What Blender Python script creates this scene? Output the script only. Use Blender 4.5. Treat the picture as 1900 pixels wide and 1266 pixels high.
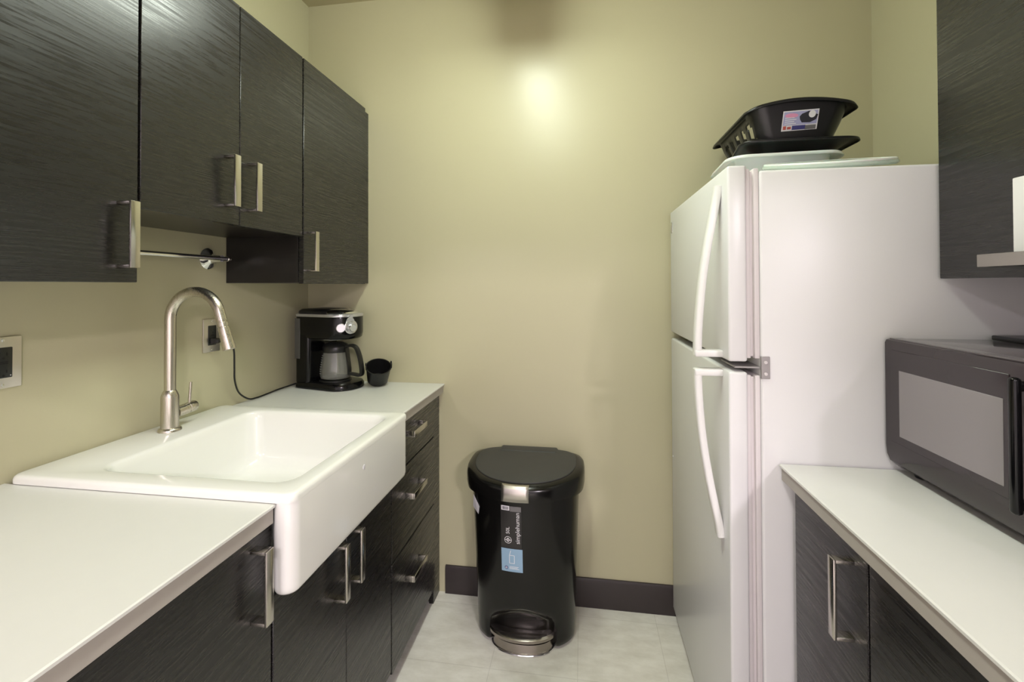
import bpy, bmesh, math, random
from mathutils import Vector, Matrix

for o in list(bpy.data.objects):
    bpy.data.objects.remove(o)
SC = bpy.context.scene
COL = SC.collection
PI = math.pi
random.seed(4)

# ------------------------------------------------------------------ camera
def build_camera():
    yaw, pitch, roll = math.radians(8.67), math.radians(.64), math.radians(-.19)
    A = Matrix(((math.cos(yaw), math.sin(yaw), 0), (-math.sin(yaw), math.cos(yaw), 0), (0, 0, 1)))
    B = Matrix(((1, 0, 0), (0, math.cos(pitch), math.sin(pitch)), (0, -math.sin(pitch), math.cos(pitch))))
    Cc = Matrix(((math.cos(roll), 0, math.sin(roll)), (0, 1, 0), (-math.sin(roll), 0, math.cos(roll))))
    R = Cc @ B @ A                       # rows: right, forward, up
    right, fwd, up = R[0], R[1], R[2]
    cd = bpy.data.cameras.new('camera')
    cam = bpy.data.objects.new('camera', cd)
    COL.objects.link(cam)
    M = Matrix.Identity(4)
    for i in range(3):
        M[i][0] = right[i]; M[i][1] = up[i]; M[i][2] = -fwd[i]
    M.translation = (0, 0, 1.34)
    cam.matrix_world = M
    cd.sensor_fit = 'HORIZONTAL'
    cd.sensor_width = 36
    cd.lens = 854 / 1900 * 36
    cd.shift_x = 0
    cd.shift_y = -(633 - 521) / 1900
    cd.clip_start = .02
    SC.camera = cam
build_camera()

# ------------------------------------------------------------------ light and exposure
SC.view_settings.view_transform = 'Standard'
SC.view_settings.look = 'None'
SC.view_settings.gamma = 1
SC.view_settings.use_curve_mapping = False
SC.view_settings.exposure = 0.22
W = bpy.data.worlds.new('world'); SC.world = W
W.use_nodes = True
W.node_tree.nodes['Background'].inputs[0].default_value = (.9, .92, 1, 1)
W.node_tree.nodes['Background'].inputs[1].default_value = .0

def area(name, loc, size, power, color, rot=(0, 0, 0), shape='DISK', spread=180, size_y=None):
    l = bpy.data.lights.new(name, 'AREA'); l.shape = shape; l.size = size
    if size_y: l.size_y = size_y
    l.energy = power; l.color = color; l.spread = math.radians(spread)
    o = bpy.data.objects.new(name, l); COL.objects.link(o)
    o.location = loc; o.rotation_euler = rot
    return o
LAMP_XY = (-.23, 1.05)
KITCHEN_EMIT = 25.5                     # radiance of the strip lamp's diffuser
KITCHEN_COL = (.92, 1.0, .88)
HALL_COL = (1.0, .895, .97)
HALL_LAMPS = [(-1.55, -3.3, 56), (1.75, -2.9, 146), (-.15, -1.75, 38)]  # last entry is an unseen lamp added as fill for floor and counters
for hx, hy, pw in HALL_LAMPS:
    area('hall_lamp_light', (hx, hy, 2.56), .40, pw, HALL_COL)

# ------------------------------------------------------------------ materials
def new_mat(name):
    m = bpy.data.materials.new(name); m.use_nodes = True
    nt = m.node_tree
    return m, nt, nt.nodes['Principled BSDF'], nt.nodes, nt.links

def mat(name, col, rough=.5, metal=0, spec=.5, noise=0, nscale=20, bump=0, bscale=200, coat=0, **kw):
    m, nt, b, N, L = new_mat(name)
    b.inputs['Base Color'].default_value = (*col, 1)
    b.inputs['Roughness'].default_value = rough
    b.inputs['Metallic'].default_value = metal
    b.inputs['Specular IOR Level'].default_value = spec
    b.inputs['Coat Weight'].default_value = coat
    for k, v in kw.items():
        b.inputs[k.replace('_', ' ')].default_value = v
    tc = N.new('ShaderNodeTexCoord')
    if noise:
        n = N.new('ShaderNodeTexNoise'); n.inputs['Scale'].default_value = nscale; n.inputs['Detail'].default_value = 6
        L.new(tc.outputs['Object'], n.inputs['Vector'])
        r = N.new('ShaderNodeMapRange'); r.inputs['To Min'].default_value = 1 - noise; r.inputs['To Max'].default_value = 1 + noise
        L.new(n.outputs['Fac'], r.inputs['Value'])
        mx = N.new('ShaderNodeVectorMath'); mx.operation = 'SCALE'
        mx.inputs[0].default_value = col
        L.new(r.outputs['Result'], mx.inputs['Scale'])
        L.new(mx.outputs['Vector'], b.inputs['Base Color'])
    if bump:
        n = N.new('ShaderNodeTexNoise'); n.inputs['Scale'].default_value = bscale; n.inputs['Detail'].default_value = 3
        L.new(tc.outputs['Object'], n.inputs['Vector'])
        bp = N.new('ShaderNodeBump'); bp.inputs['Strength'].default_value = bump; bp.inputs['Distance'].default_value = .002
        L.new(n.outputs['Fac'], bp.inputs['Height']); L.new(bp.outputs['Normal'], b.inputs['Normal'])
    return m

def mat_wood(name, base, streak, tint):
    """dark stained veneer, grain running along Y, embossed"""
    m, nt, b, N, L = new_mat(name)
    tc = N.new('ShaderNodeTexCoord')
    mp = N.new('ShaderNodeMapping'); mp.inputs['Scale'].default_value = (3, .10, 62)
    L.new(tc.outputs['Object'], mp.inputs['Vector'])
    warp = N.new('ShaderNodeTexNoise'); warp.inputs['Scale'].default_value = 1.5; warp.inputs['Detail'].default_value = 1
    L.new(tc.outputs['Object'], warp.inputs['Vector'])
    sc = N.new('ShaderNodeVectorMath'); sc.operation = 'SCALE'; sc.inputs['Scale'].default_value = 2.2
    L.new(warp.outputs['Color'], sc.inputs[0])
    ad = N.new('ShaderNodeVectorMath'); ad.operation = 'ADD'
    L.new(mp.outputs['Vector'], ad.inputs[0]); L.new(sc.outputs['Vector'], ad.inputs[1])
    g = N.new('ShaderNodeTexNoise'); g.inputs['Scale'].default_value = 3.5; g.inputs['Detail'].default_value = 4; g.inputs['Roughness'].default_value = .6
    L.new(ad.outputs['Vector'], g.inputs['Vector'])
    cr = N.new('ShaderNodeValToRGB')
    cr.color_ramp.elements[0].position = .38; cr.color_ramp.elements[0].color = (*base, 1)
    cr.color_ramp.elements[1].position = .72; cr.color_ramp.elements[1].color = (*streak, 1)
    L.new(g.outputs['Fac'], cr.inputs['Fac'])
    L.new(cr.outputs['Color'], b.inputs['Base Color'])
    rr = N.new('ShaderNodeMapRange'); rr.inputs['From Min'].default_value = .28; rr.inputs['From Max'].default_value = .64
    rr.inputs['To Min'].default_value = .44; rr.inputs['To Max'].default_value = .20
    L.new(g.outputs['Fac'], rr.inputs['Value']); L.new(rr.outputs['Result'], b.inputs['Roughness'])
    b.inputs['Specular IOR Level'].default_value = .65
    bp = N.new('ShaderNodeBump'); bp.inputs['Strength'].default_value = .10; bp.inputs['Distance'].default_value = .0012
    L.new(g.outputs['Fac'], bp.inputs['Height']); L.new(bp.outputs['Normal'], b.inputs['Normal'])
    return m

def mat_floor():
    m, nt, b, N, L = new_mat('vinyl_tile')
    tc = N.new('ShaderNodeTexCoord')
    n1 = N.new('ShaderNodeTexNoise'); n1.inputs['Scale'].default_value = 9; n1.inputs['Detail'].default_value = 8; n1.inputs['Roughness'].default_value = .65
    mp = N.new('ShaderNodeMapping'); mp.inputs['Scale'].default_value = (1, 2.2, 1)
    L.new(tc.outputs['Object'], mp.inputs['Vector']); L.new(mp.outputs['Vector'], n1.inputs['Vector'])
    cr = N.new('ShaderNodeValToRGB')
    cr.color_ramp.elements[0].position = .3; cr.color_ramp.elements[0].color = (.70, .675, .60, 1)
    cr.color_ramp.elements[1].position = .62; cr.color_ramp.elements[1].color = (.86, .84, .775, 1)
    L.new(n1.outputs['Fac'], cr.inputs['Fac'])
    br = N.new('ShaderNodeTexBrick'); br.offset = 0
    br.inputs['Scale'].default_value = 1; br.inputs['Brick Width'].default_value = .305; br.inputs['Row Height'].default_value = .305
    br.inputs['Mortar Size'].default_value = .0012
    br.inputs['Color1'].default_value = (1, 1, 1, 1); br.inputs['Color2'].default_value = (.93, .94, .92, 1); br.inputs['Mortar'].default_value = (.80, .80, .78, 1)
    mp2 = N.new('ShaderNodeMapping'); mp2.inputs['Location'].default_value = (.022, -.07, 0)
    L.new(tc.outputs['Object'], mp2.inputs['Vector']); L.new(mp2.outputs['Vector'], br.inputs['Vector'])
    mx = N.new('ShaderNodeMix'); mx.data_type = 'RGBA'; mx.blend_type = 'MULTIPLY'; mx.inputs['Factor'].default_value = 1
    L.new(cr.outputs['Color'], mx.inputs['A']); L.new(br.outputs['Color'], mx.inputs['B'])
    L.new(mx.outputs['Result'], b.inputs['Base Color'])
    b.inputs['Roughness'].default_value = .42
    return m

def mat_metal(name, col, rough, axis=2):
    m, nt, b, N, L = new_mat(name)
    b.inputs['Metallic'].default_value = 1
    b.inputs['Base Color'].default_value = (*col, 1)
    tc = N.new('ShaderNodeTexCoord')
    s = [500, 500, 500]; s[axis] = 6
    mp = N.new('ShaderNodeMapping'); mp.inputs['Scale'].default_value = s
    n = N.new('ShaderNodeTexNoise'); n.inputs['Scale'].default_value = 1; n.inputs['Detail'].default_value = 2
    L.new(tc.outputs['Object'], mp.inputs['Vector']); L.new(mp.outputs['Vector'], n.inputs['Vector'])
    r = N.new('ShaderNodeMapRange'); r.inputs['To Min'].default_value = rough * .75; r.inputs['To Max'].default_value = rough * 1.3
    L.new(n.outputs['Fac'], r.inputs['Value']); L.new(r.outputs['Result'], b.inputs['Roughness'])
    return m

def mat_glass(name, col, rough=0):
    m, nt, b, N, L = new_mat(name)
    b.inputs['Base Color'].default_value = (*col, 1)
    b.inputs['Transmission Weight'].default_value = .90
    b.inputs['Roughness'].default_value = rough
    b.inputs['IOR'].default_value = 1.45
    return m

def mat_emit(name, col, s):
    m, nt, b, N, L = new_mat(name)
    b.inputs['Base Color'].default_value = (.9, .9, .9, 1)
    b.inputs['Emission Color'].default_value = (*col, 1)
    b.inputs['Emission Strength'].default_value = s
    return m

PAINT = (.505, .475, .315)
M = dict(
    wall=mat('khaki_satin_paint', PAINT, .33, spec=.5, noise=.02, nscale=3, bump=.06, bscale=260),
    ceiling=mat('ceiling_paint', (.50, .45, .28), .7, bump=.05, bscale=200),
    hall=mat('hall_paint', (.66, .645, .645), .7, noise=.02, nscale=3),
    floor=mat_floor(),
    base=mat('dark_vinyl_base', (.030, .022, .022), .42, noise=.15, nscale=14),
    wood=mat_wood('black_brown_veneer', (.007, .0063, .0057), (.019, .0175, .016), 0),
    woodin=mat('dark_melamine', (.014, .012, .011), .30, noise=.2, nscale=30),
    nickel=mat_metal('brushed_nickel', (.60, .57, .52), .20),
    nickel_y=mat_metal('drawer_handle_nickel', (.60, .57, .52), .20, 1),
    nickel_shaded=mat_metal('brushed_nickel_shaded', (.41, .385, .35), .20, 1),  # same nickel, darkened to paint in the dark reflection on the right cupboard handle
    faucet=mat_metal('faucet_nickel', (.60, .56, .49), .28),
    steel=mat_metal('stainless_plate', (.66, .62, .58), .34, 1),
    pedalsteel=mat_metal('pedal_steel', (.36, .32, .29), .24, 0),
    chrome=mat('chrome', (.85, .85, .86), .08, 1, noise=.02),
    counter=mat('white_laminate', (.70, .70, .665), .33, noise=.015, nscale=40),
    edge=mat('grey_edge_band', (.40, .37, .33), .45, noise=.03, nscale=30),
    ceramic=mat('white_glazed_ceramic', (.84, .84, .80), .12, spec=.55, noise=.008, nscale=6),
    enamel=mat('white_fridge_enamel', (.75, .75, .75), .30, spec=.5, noise=.01, nscale=5, bump=.05, bscale=420),
    whiteplastic=mat('white_plastic', (.82, .82, .80), .30, noise=.01, nscale=10),
    gasket=mat('grey_white_gasket', (.68, .64, .64), .55, noise=.03),
    greymetal=mat('grey_bracket_metal', (.33, .31, .31), .4, .3, noise=.05),
    black=mat('black_plastic', (.010, .010, .010), .34, noise=.2, nscale=60),
    blackgloss=mat('gloss_black_plastic', (.003, .003, .0035), .16, spec=.32, noise=.1, nscale=8),
    binblack=mat('bin_black_plastic', (.0035, .0033, .003), .20, spec=.38, noise=.25, nscale=9, bump=.015, bscale=300),
    lidgrey=mat('lid_matt_plastic', (.040, .040, .038), .5, noise=.14, nscale=12, bump=.12, bscale=420),
    mwblack=mat('microwave_black', (.030, .022, .025), .13, spec=.5, noise=.1, nscale=5),
    mwtop=mat('microwave_case', (.11, .094, .10), .09, noise=.06, nscale=6),
    mwwindow=mat('microwave_window_mesh', (.25, .225, .235), .14, spec=.5, noise=.03, nscale=3),
    screen=mat('dark_gloss_panel', (.01, .01, .012), .06, noise=.05),
    tub=mat('white_translucent_tub', (.80, .83, .80), .28, noise=.012, nscale=9, Subsurface_Weight=.15, Subsurface_Scale=.02),
    lidclear=mat('pale_green_clear_lid', (.80, .90, .82), .12, noise=.01, Transmission_Weight=.55, IOR=1.3),
    glass=mat_glass('carafe_glass', (.86, .86, .82), .04),
    waterwin=mat('smoky_water_window', (.09, .09, .085), .2, noise=.05),
    silver=mat('silver_plastic', (.58, .58, .60), .22, .75, noise=.04, nscale=30),
    paper=mat('white_paper', (.80, .78, .78), .7, noise=.015, nscale=12),
    lab_white=mat('label_white', (.78, .77, .80), .35, noise=.03, nscale=50),
    lab_grey=mat('label_grey', (.16, .155, .155), .4, noise=.05, nscale=40),
    lab_dark=mat('label_black', (.020, .018, .018), .3, noise=.05, nscale=40),
    lab_blue=mat('label_blue', (.27, .42, .56), .35, noise=.03, nscale=40),
    lab_navy=mat('label_navy', (.045, .045, .19), .35, noise=.1, nscale=90),
    lab_lilac=mat('label_lilac', (.40, .40, .62), .35, noise=.12, nscale=70),
    lab_pink=mat('label_pink', (.72, .30, .48), .35, noise=.08, nscale=90),
    lab_red=mat('label_red', (.50, .10, .08), .35, noise=.08, nscale=90),
    ink=mat('white_ink', (.80, .80, .80), .4, noise=.02),
    darkink=mat('dark_ink', (.02, .02, .03), .4, noise=.02),
    socket=mat('black_socket', (.012, .013, .012), .3, noise=.1),
    slot=mat('socket_slot', (.002, .002, .002), .6, noise=.1),
    diffuser=mat_emit('lamp_diffuser', KITCHEN_COL, KITCHEN_EMIT),
    halldiffuser=mat_emit('hall_lamp_diffuser', HALL_COL, 3.0),
    lampframe=mat('lamp_frame_white', (.8, .8, .8), .4, noise=.02),
)

# ------------------------------------------------------------------ mesh helpers
def obj(name, bm, m, parent=None, smooth=40, mods=None):
    me = bpy.data.meshes.new(name)
    bmesh.ops.recalc_face_normals(bm, faces=bm.faces[:])
    bm.to_mesh(me); bm.free()
    if smooth:
        for p in me.polygons: p.use_smooth = True
        me.set_sharp_from_angle(angle=math.radians(smooth))
    me.materials.append(M[m] if isinstance(m, str) else m)
    o = bpy.data.objects.new(name, me); COL.objects.link(o)
    if parent: o.parent = parent
    return o

def solid(o, t, offset=-1):
    md = o.modifiers.new('solid', 'SOLIDIFY'); md.thickness = t; md.offset = offset
    return o

def thing(name, label, cat, loc=(0, 0, 0), rz=0, group=None):
    o = bpy.data.objects.new(name, None); COL.objects.link(o)
    o.empty_display_size = .05
    o.location = loc; o.rotation_euler = (0, 0, rz)
    o['label'] = label; o['category'] = cat
    if group: o['group'] = group
    return o

def tag(o, label, cat, group=None):
    o['label'] = label; o['category'] = cat
    if group: o['group'] = group
    return o

def struct(name, bm, m, label=None, parent=None):
    o = obj(name, bm, m, parent)
    o['kind'] = 'structure'
    return o

def merge(bm, src):
    me = bpy.data.meshes.new('tmp'); src.to_mesh(me); src.free()
    bm.from_mesh(me); bpy.data.meshes.remove(me)

def box(bm, a, b, bev=0, seg=2):
    t = bmesh.new()
    bmesh.ops.create_cube(t, size=1)
    for v in t.verts:
        v.co = Vector([a[i] + (v.co[i] + .5) * (b[i] - a[i]) for i in range(3)])
    if bev:
        bmesh.ops.bevel(t, geom=t.edges[:], offset=bev, segments=seg, profile=.5, affect='EDGES')
    merge(bm, t)
    return bm

def nb(a, b, bev=0, seg=2):
    return box(bmesh.new(), a, b, bev, seg)

def loft(bm, rings, cap0=True, cap1=True, closed=True):
    vr = [[bm.verts.new(p) for p in r] for r in rings]
    n = len(vr[0])
    for i in range(len(vr) - 1):
        for j in range(n if closed else n - 1):
            k = (j + 1) % n
            bm.faces.new((vr[i][j], vr[i][k], vr[i + 1][k], vr[i + 1][j]))
    if cap0: bm.faces.new(list(reversed(vr[0])))
    if cap1: bm.faces.new(vr[-1])
    return vr

def rrect(x0, x1, y0, y1, r, z, n=6):
    r = min(r, (x1 - x0) / 2 - 1e-4, (y1 - y0) / 2 - 1e-4)
    pts = []
    for cx, cy, a0 in ((x1 - r, y1 - r, 0), (x0 + r, y1 - r, 90), (x0 + r, y0 + r, 180), (x1 - r, y0 + r, 270)):
        for i in range(n + 1):
            a = math.radians(a0 + 90 * i / n)
            pts.append(Vector((cx + r * math.cos(a), cy + r * math.sin(a), z)))
    return pts

def circ(r, z, n=32, cx=0, cy=0):
    return [Vector((cx + r * math.cos(2 * PI * i / n), cy + r * math.sin(2 * PI * i / n), z)) for i in range(n)]

def lathe(bm, prof, n=32, cap0=True, cap1=True, mtx=None):
    t = bmesh.new()
    loft(t, [circ(max(r, 1e-4), z, n) for r, z in prof], cap0, cap1)
    if mtx is not None: bmesh.ops.transform(t, matrix=mtx, verts=t.verts[:])
    merge(bm, t)
    return bm

def align(p, d):
    """matrix taking +Z to direction d at point p"""
    return Matrix.Translation(p) @ Vector(d).to_track_quat('Z', 'Y').to_matrix().to_4x4()

def catmull(pts, k=8):
    P = [Vector(p) for p in pts]; P = [P[0] * 2 - P[1]] + P + [P[-1] * 2 - P[-2]]
    out = []
    for i in range(1, len(P) - 2):
        a, b, c, d = P[i - 1:i + 3]
        for j in range(k):
            t = j / k
            out.append(.5 * ((2 * b) + (c - a) * t + (2 * a - 5 * b + 4 * c - d) * t * t + (3 * b - a - 3 * c + d) * t ** 3))
    out.append(P[-2])
    return out

def tube(bm, path, r, n=16, section=None, up0=None):
    """sweep a circle (r a number or a list) or a section [(u,v)...] along path"""
    path = [Vector(p) for p in path]
    rings = []; up = None
    for i, p in enumerate(path):
        t = (path[min(i + 1, len(path) - 1)] - path[max(i - 1, 0)]).normalized()
        if up is None:
            up = Vector(up0) if up0 else (Vector((0, 0, 1)) if abs(t.z) < .9 else Vector((1, 0, 0)))
        u = (up - t * up.dot(t)).normalized(); w = t.cross(u); up = u
        if section:
            rings.append([p + u * a + w * b for a, b in section])
        else:
            rr = r[i] if isinstance(r, (list, tuple)) else r
            rings.append([p + (u * math.cos(2 * PI * j / n) + w * math.sin(2 * PI * j / n)) * rr for j in range(n)])
    loft(bm, rings)
    return bm

def text_bm(s, size, align_x='CENTER'):
    cu = bpy.data.curves.new('t', 'FONT'); cu.body = s; cu.size = size
    cu.align_x = align_x; cu.align_y = 'CENTER'; cu.resolution_u = 3
    o = bpy.data.objects.new('t', cu); COL.objects.link(o)
    dg = bpy.context.evaluated_depsgraph_get()
    me = bpy.data.meshes.new_from_object(o.evaluated_get(dg))
    bm = bmesh.new(); bm.from_mesh(me)
    bpy.data.objects.remove(o); bpy.data.curves.remove(cu); bpy.data.meshes.remove(me)
    return bm

# ------------------------------------------------------------------ room dimensions
XL, XR, YB, ZC = -1.255, 1.1145, 1.965, 2.6435
YN = -.62                      # plane of the lintel where the kitchen opens to the hall
CT = .91                       # worktop height
HX0, HX1, HY = -2.6, 2.9, -4.6   # hall behind the camera

struct('floor', nb((HX0 - .1, HY - .1, -.05), (HX1 + .1, YB + .1, 0)), 'floor')
struct('ceiling', nb((XL - .1, YN - .12, ZC), (XR + .1, YB + .1, ZC + .06)), 'ceiling')
struct('ceiling_hall', nb((HX0 - .1, HY - .1, ZC), (HX1 + .1, YN - .12, ZC + .06)), 'hall')
struct('wall_back', nb((XL - .1, YB, 0), (XR + .1, YB + .1, ZC)), 'wall')
struct('wall_left', nb((XL - .1, YN - .12, 0), (XL, YB, ZC)), 'wall')
struct('wall_right', nb((XR, YN - .12, 0), (XR + .1, YB, ZC)), 'wall')
LINTEL_Z = 2.045
struct('wall_lintel', nb((XL, YN - .12, LINTEL_Z), (XR, YN, ZC)), 'wall')
struct('wall_hall_left', nb((HX0 - .1, HY, 0), (HX0, YN - .12, ZC)), 'hall')
struct('wall_hall_right', nb((HX1, HY, 0), (HX1 + .1, YN - .12, ZC)), 'hall')
struct('wall_hall_end', nb((HX0 - .1, HY - .1, 0), (HX1 + .1, HY, ZC)), 'hall')
struct('wall_hall_return_left', nb((HX0, YN - .12, 0), (XL - .1, YN - .02, ZC)), 'hall')
struct('wall_hall_return_right', nb((XR + .1, YN - .12, 0), (HX1, YN - .02, ZC)), 'hall')

def baseboard():
    bm = bmesh.new()
    prof = [(0, 0), (-.011, 0), (-.011, .108), (-.007, .119), (0, .119)]
    loft(bm, [[Vector((x, YB + y, z)) for y, z in prof] for x in (-.597, XR)])
    return struct('baseboard_back', bm, 'base')
baseboard()

def ceiling_lamp(name, x, y, label):
    t = thing(name, label, 'ceiling lamp', (x, y, ZC))
    bm = bmesh.new(); lathe(bm, [(.20, 0), (.205, -.02), (.20, -.035), (.178, -.035), (.178, -.02)], 40, False, False)
    obj('lamp_rim', bm, 'lampframe', t)
    bm = bmesh.new(); lathe(bm, [(.178, -.03), (.165, -.045), (.10, -.055), (.0, -.058)], 40, False, True)
    obj('diffuser', bm, 'halldiffuser', t)
def strip_lamp():
    DROP = .115
    t = thing('strip_lamp', 'long white fluorescent fixture hung on two stems over the kitchen aisle', 'ceiling lamp', (LAMP_XY[0], LAMP_XY[1], ZC))
    obj('lamp_housing', nb((-.085, -.61, -.03 - DROP), (.085, .61, -DROP), .006, 2), 'lampframe', t)
    bm = bmesh.new()
    loft(bm, [[Vector((x, y, z - DROP)) for x, z in ((-.075, -.03), (-.074, -.080), (-.055, -.096), (0, -.100), (.055, -.096), (.074, -.080), (.075, -.03))] for y in (-.59, .59)])
    obj('diffuser', bm, 'diffuser', t)
    for s in (-1, 1):
        obj('lamp_end_cap', nb((-.082, s * .60 - .012, -.106 - DROP), (.082, s * .60 + .012, -.028 - DROP), .005, 2), 'lampframe', t)
        bm = bmesh.new(); lathe(bm, [(.03, 0), (.03, -.008), (.008, -.012), (.008, -DROP - .002)], 16, True, True, Matrix.Translation((0, s * .38, 0)))
        obj('stem', bm, 'lampframe', t)
strip_lamp()
ceiling_lamp('ceiling_lamp', -1.55, -3.3, 'round white ceiling lamp in the hall behind, nearer its left wall')
ceiling_lamp('ceiling_lamp', -.15, -1.75, 'round white fill lamp added in the hall just behind the kitchen opening')  # added fitting for the fill light on floor and counters
ceiling_lamp('ceiling_lamp', 1.75, -2.9, 'round white ceiling lamp in the hall behind, nearer its right wall')

# ------------------------------------------------------------------ strap handles
def strap_handle(parent, p, length, out, axis, m='nickel', w=.021, stand=.035):
    """p = centre on the door face; out = +1/-1 along X; axis 'Z' vertical or 'Y' horizontal"""
    bm = bmesh.new(); h = length / 2; t = .006
    x0, x1 = (p[0], p[0] + out * stand)
    def bx(l0, l1, xa, xb, ww):
        a = [min(xa, xb), 0, 0]; b = [max(xa, xb), 0, 0]
        if axis == 'Z':
            a[1], b[1] = p[1] - ww / 2, p[1] + ww / 2; a[2], b[2] = p[2] + l0, p[2] + l1
        else:
            a[2], b[2] = p[2] - ww / 2, p[2] + ww / 2; a[1], b[1] = p[1] + l0, p[1] + l1
        box(bm, a, b, .0012, 2)
    bx(-h, h, x1 - out * t, x1, w)
    for s in (-1, 1):
        l0, l1 = (h - t * 1.2, h) if s > 0 else (-h, -h + t * 1.2)
        bx(l0, l1, x0, x1 - out * t * .6, w)
    return obj('handle', bm, m, parent)

# ------------------------------------------------------------------ left wall cupboards
XU = -.954
UT = 2.136
G_UP = 'dark wall cupboards above the sink counter'
def panel(name, a, b, parent, m='wood', bev=.0012):
    return obj(name, nb(a, b, bev, 1), m, parent)

def wall_cupboard(label, y0, y1, z0, doors, handles, filler=None):
    t = thing('wall_cupboard', label, 'cupboard', (XL, y0, z0), 0, G_UP)
    t_inv = Vector((XL, y0, z0))
    def L(a): return tuple(Vector(a) - t_inv)
    bm = nb(L((XL + .001, y0 + .0015, z0)), L((XU - .022, y1 - .0015, UT - .006)), .0008, 1)
    obj('carcass', bm, 'woodin', t)
    for (d0, d1), (hy, hz) in zip(doors, handles):
        d = panel('door', L((XU - .019, d0, z0 - .003)), L((XU, d1, UT)), t)
        strap_handle(d, L((XU, hy, hz)), .14, 1, 'Z')
    if filler:
        panel('filler_strip', L((XU - .022, y1 + .003, z0)), L((XU - .004, filler, UT - .012)), t)
    return t
wall_cupboard('dark wood wall cupboard with one wide door, nearest the camera over the front counter', .40, .8665, 1.353, [(.403, .8645)], [(.829, 1.45)])
wall_cupboard('short dark two-door wall cupboard hung high over the sink', .8695, 1.4625, 1.515, [(.8705, 1.1640), (1.1670, 1.4595)], [(1.118, 1.6275), (1.203, 1.6275)])
wall_cupboard('dark wall cupboard against the back wall above the coffee maker', 1.4655, 1.928, 1.353, [(1.467, 1.926)], [(1.497, 1.463)], YB - .001)

# paper towel rail under the short cupboard
def towel_rail():
    z = 1.435
    t = thing('towel_rail', 'thin chrome rail on round wall flanges beneath the short wall cupboard', 'rail', (XL, 1.385, z))
    for y in (0, -.42):
        bm = bmesh.new()
        lathe(bm, [(.036, .0), (.036, .004), (.030, .010), (.018, .016), (.013, .022), (.011, .056)], 32, True, True, align((0, y, 0), (1, 0, 0)))
        obj('flange', bm, 'chrome', t)
    bm = bmesh.new(); tube(bm, [(.052, -.45, 0), (.052, .028, 0)], .0075, 16)
    obj('rod', bm, 'chrome', t)
    bm = bmesh.new(); lathe(bm, [(.009, 0), (.0095, .003), (.009, .011), (.005, .013)], 20, True, True, align((.052, .026, 0), (0, 1, 0)))
    obj('end_cap', bm, 'nickel', t)
towel_rail()

# ------------------------------------------------------------------ left base cabinets
XD = -.62          # door faces
G_LOW = 'dark base cabinets under the left counter'
def base_cab(label, y0, y1, ztop, doors=(), drawers=(), filler=None):
    t = thing('base_cabinet', label, 'cabinet', (XL, y0, 0), 0, G_LOW)
    t_inv = Vector((XL, y0, 0))
    def L(a): return tuple(Vector(a) - t_inv)
    obj('carcass', nb(L((XL + .001, y0 + .001, .085)), L((XD - .022, y1 - .001, ztop - .002)), .0008, 1), 'woodin', t)
    obj('toe_kick', nb(L((XD - .075, y0 + .001, 0)), L((XD - .058, y1 - .001, .084)), .0008, 1), 'woodin', t)
    for d0, d1, zb, zt, hy, hz in doors:
        d = panel('door', L((XD - .019, d0, zb)), L((XD, d1, zt)), t)
        if hy is not None: strap_handle(d, L((XD, hy, hz)), .14, 1, 'Z')
    for d0, d1, zb, zt, hy, hz in drawers:
        d = panel('drawer_front', L((XD - .019, d0, zb)), L((XD, d1, zt)), t)
        strap_handle(d, L((XD, hy, hz)), .135, 1, 'Y', 'nickel_y')
    if filler:
        panel('filler_strip', L((XD - .026, y1 + .003, .0)), L((XD - .006, filler, ztop)), t)
    return t
base_cab('dark base cabinet under the front counter, mostly cut off by the frame bottom', -.30, .389, .868, [(-.298, .387, .085, .862, .35, .77)])
base_cab('dark single-door base cabinet just before the sink, handle beside the apron', .392, .849, .868, [(.394, .847, .085, .862, .797, .772)])
base_cab('dark two-door base cabinet beneath the white apron sink', .852, 1.434, .715, [(.8535, 1.1435, .085, .7125, 1.092, .617), (1.1465, 1.4325, .085, .7125, 1.172, .617)])
base_cab('dark base cabinet with three drawers in the corner beyond the sink', 1.437, 1.878, .868, (), [(1.4395, 1.877, .7085, .862, 1.622, .818), (1.4395, 1.877, .4285, .7035, 1.622, .600), (1.4395, 1.877, .070, .4235, 1.622, .310)], YB - .001)

def worktop(label, x0, x1, y0, y1, front):
    """laminate slab: white top lip that overhangs a grey edge band on the front"""
    t = thing('worktop', label, 'worktop', ((x0 + x1) / 2, (y0 + y1) / 2, .872), 0, 'white worktops')
    ox, oy = (x0 + x1) / 2, (y0 + y1) / 2
    bm = bmesh.new()
    f = (x1, -1) if front > 0 else (x0, 1)
    if front > 0:
        prof = [(x0, .872), (x1 - .006, .872), (x1 - .006, .902), (x1, .904), (x1, .9085), (x1 - .003, .910), (x0, .910)]
    else:
        prof = [(x1, .872), (x0 + .006, .872), (x0 + .006, .902), (x0, .904), (x0, .9085), (x0 + .003, .910), (x1, .910)]
    loft(bm, [[Vector((x - ox, y - oy, z - .872)) for x, z in prof] for y in (y0, y1)])
    obj('slab', bm, 'counter', t, 25)
    xa, xb = (x1 - .0062, x1 - .0052) if front > 0 else (x0 + .0052, x0 + .0062)
    obj('edge_band', nb((xa - ox, y0 - oy, .0), (xb - ox, y1 - oy, .0325)), 'edge', t)
    return t
worktop('white worktop at the front left, before the apron sink', XL + .001, -.602, -.30, .8345, 1)
worktop('white worktop in the back corner under the coffee maker', XL + .001, -.602, 1.4415, YB - .001, 1)

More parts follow.
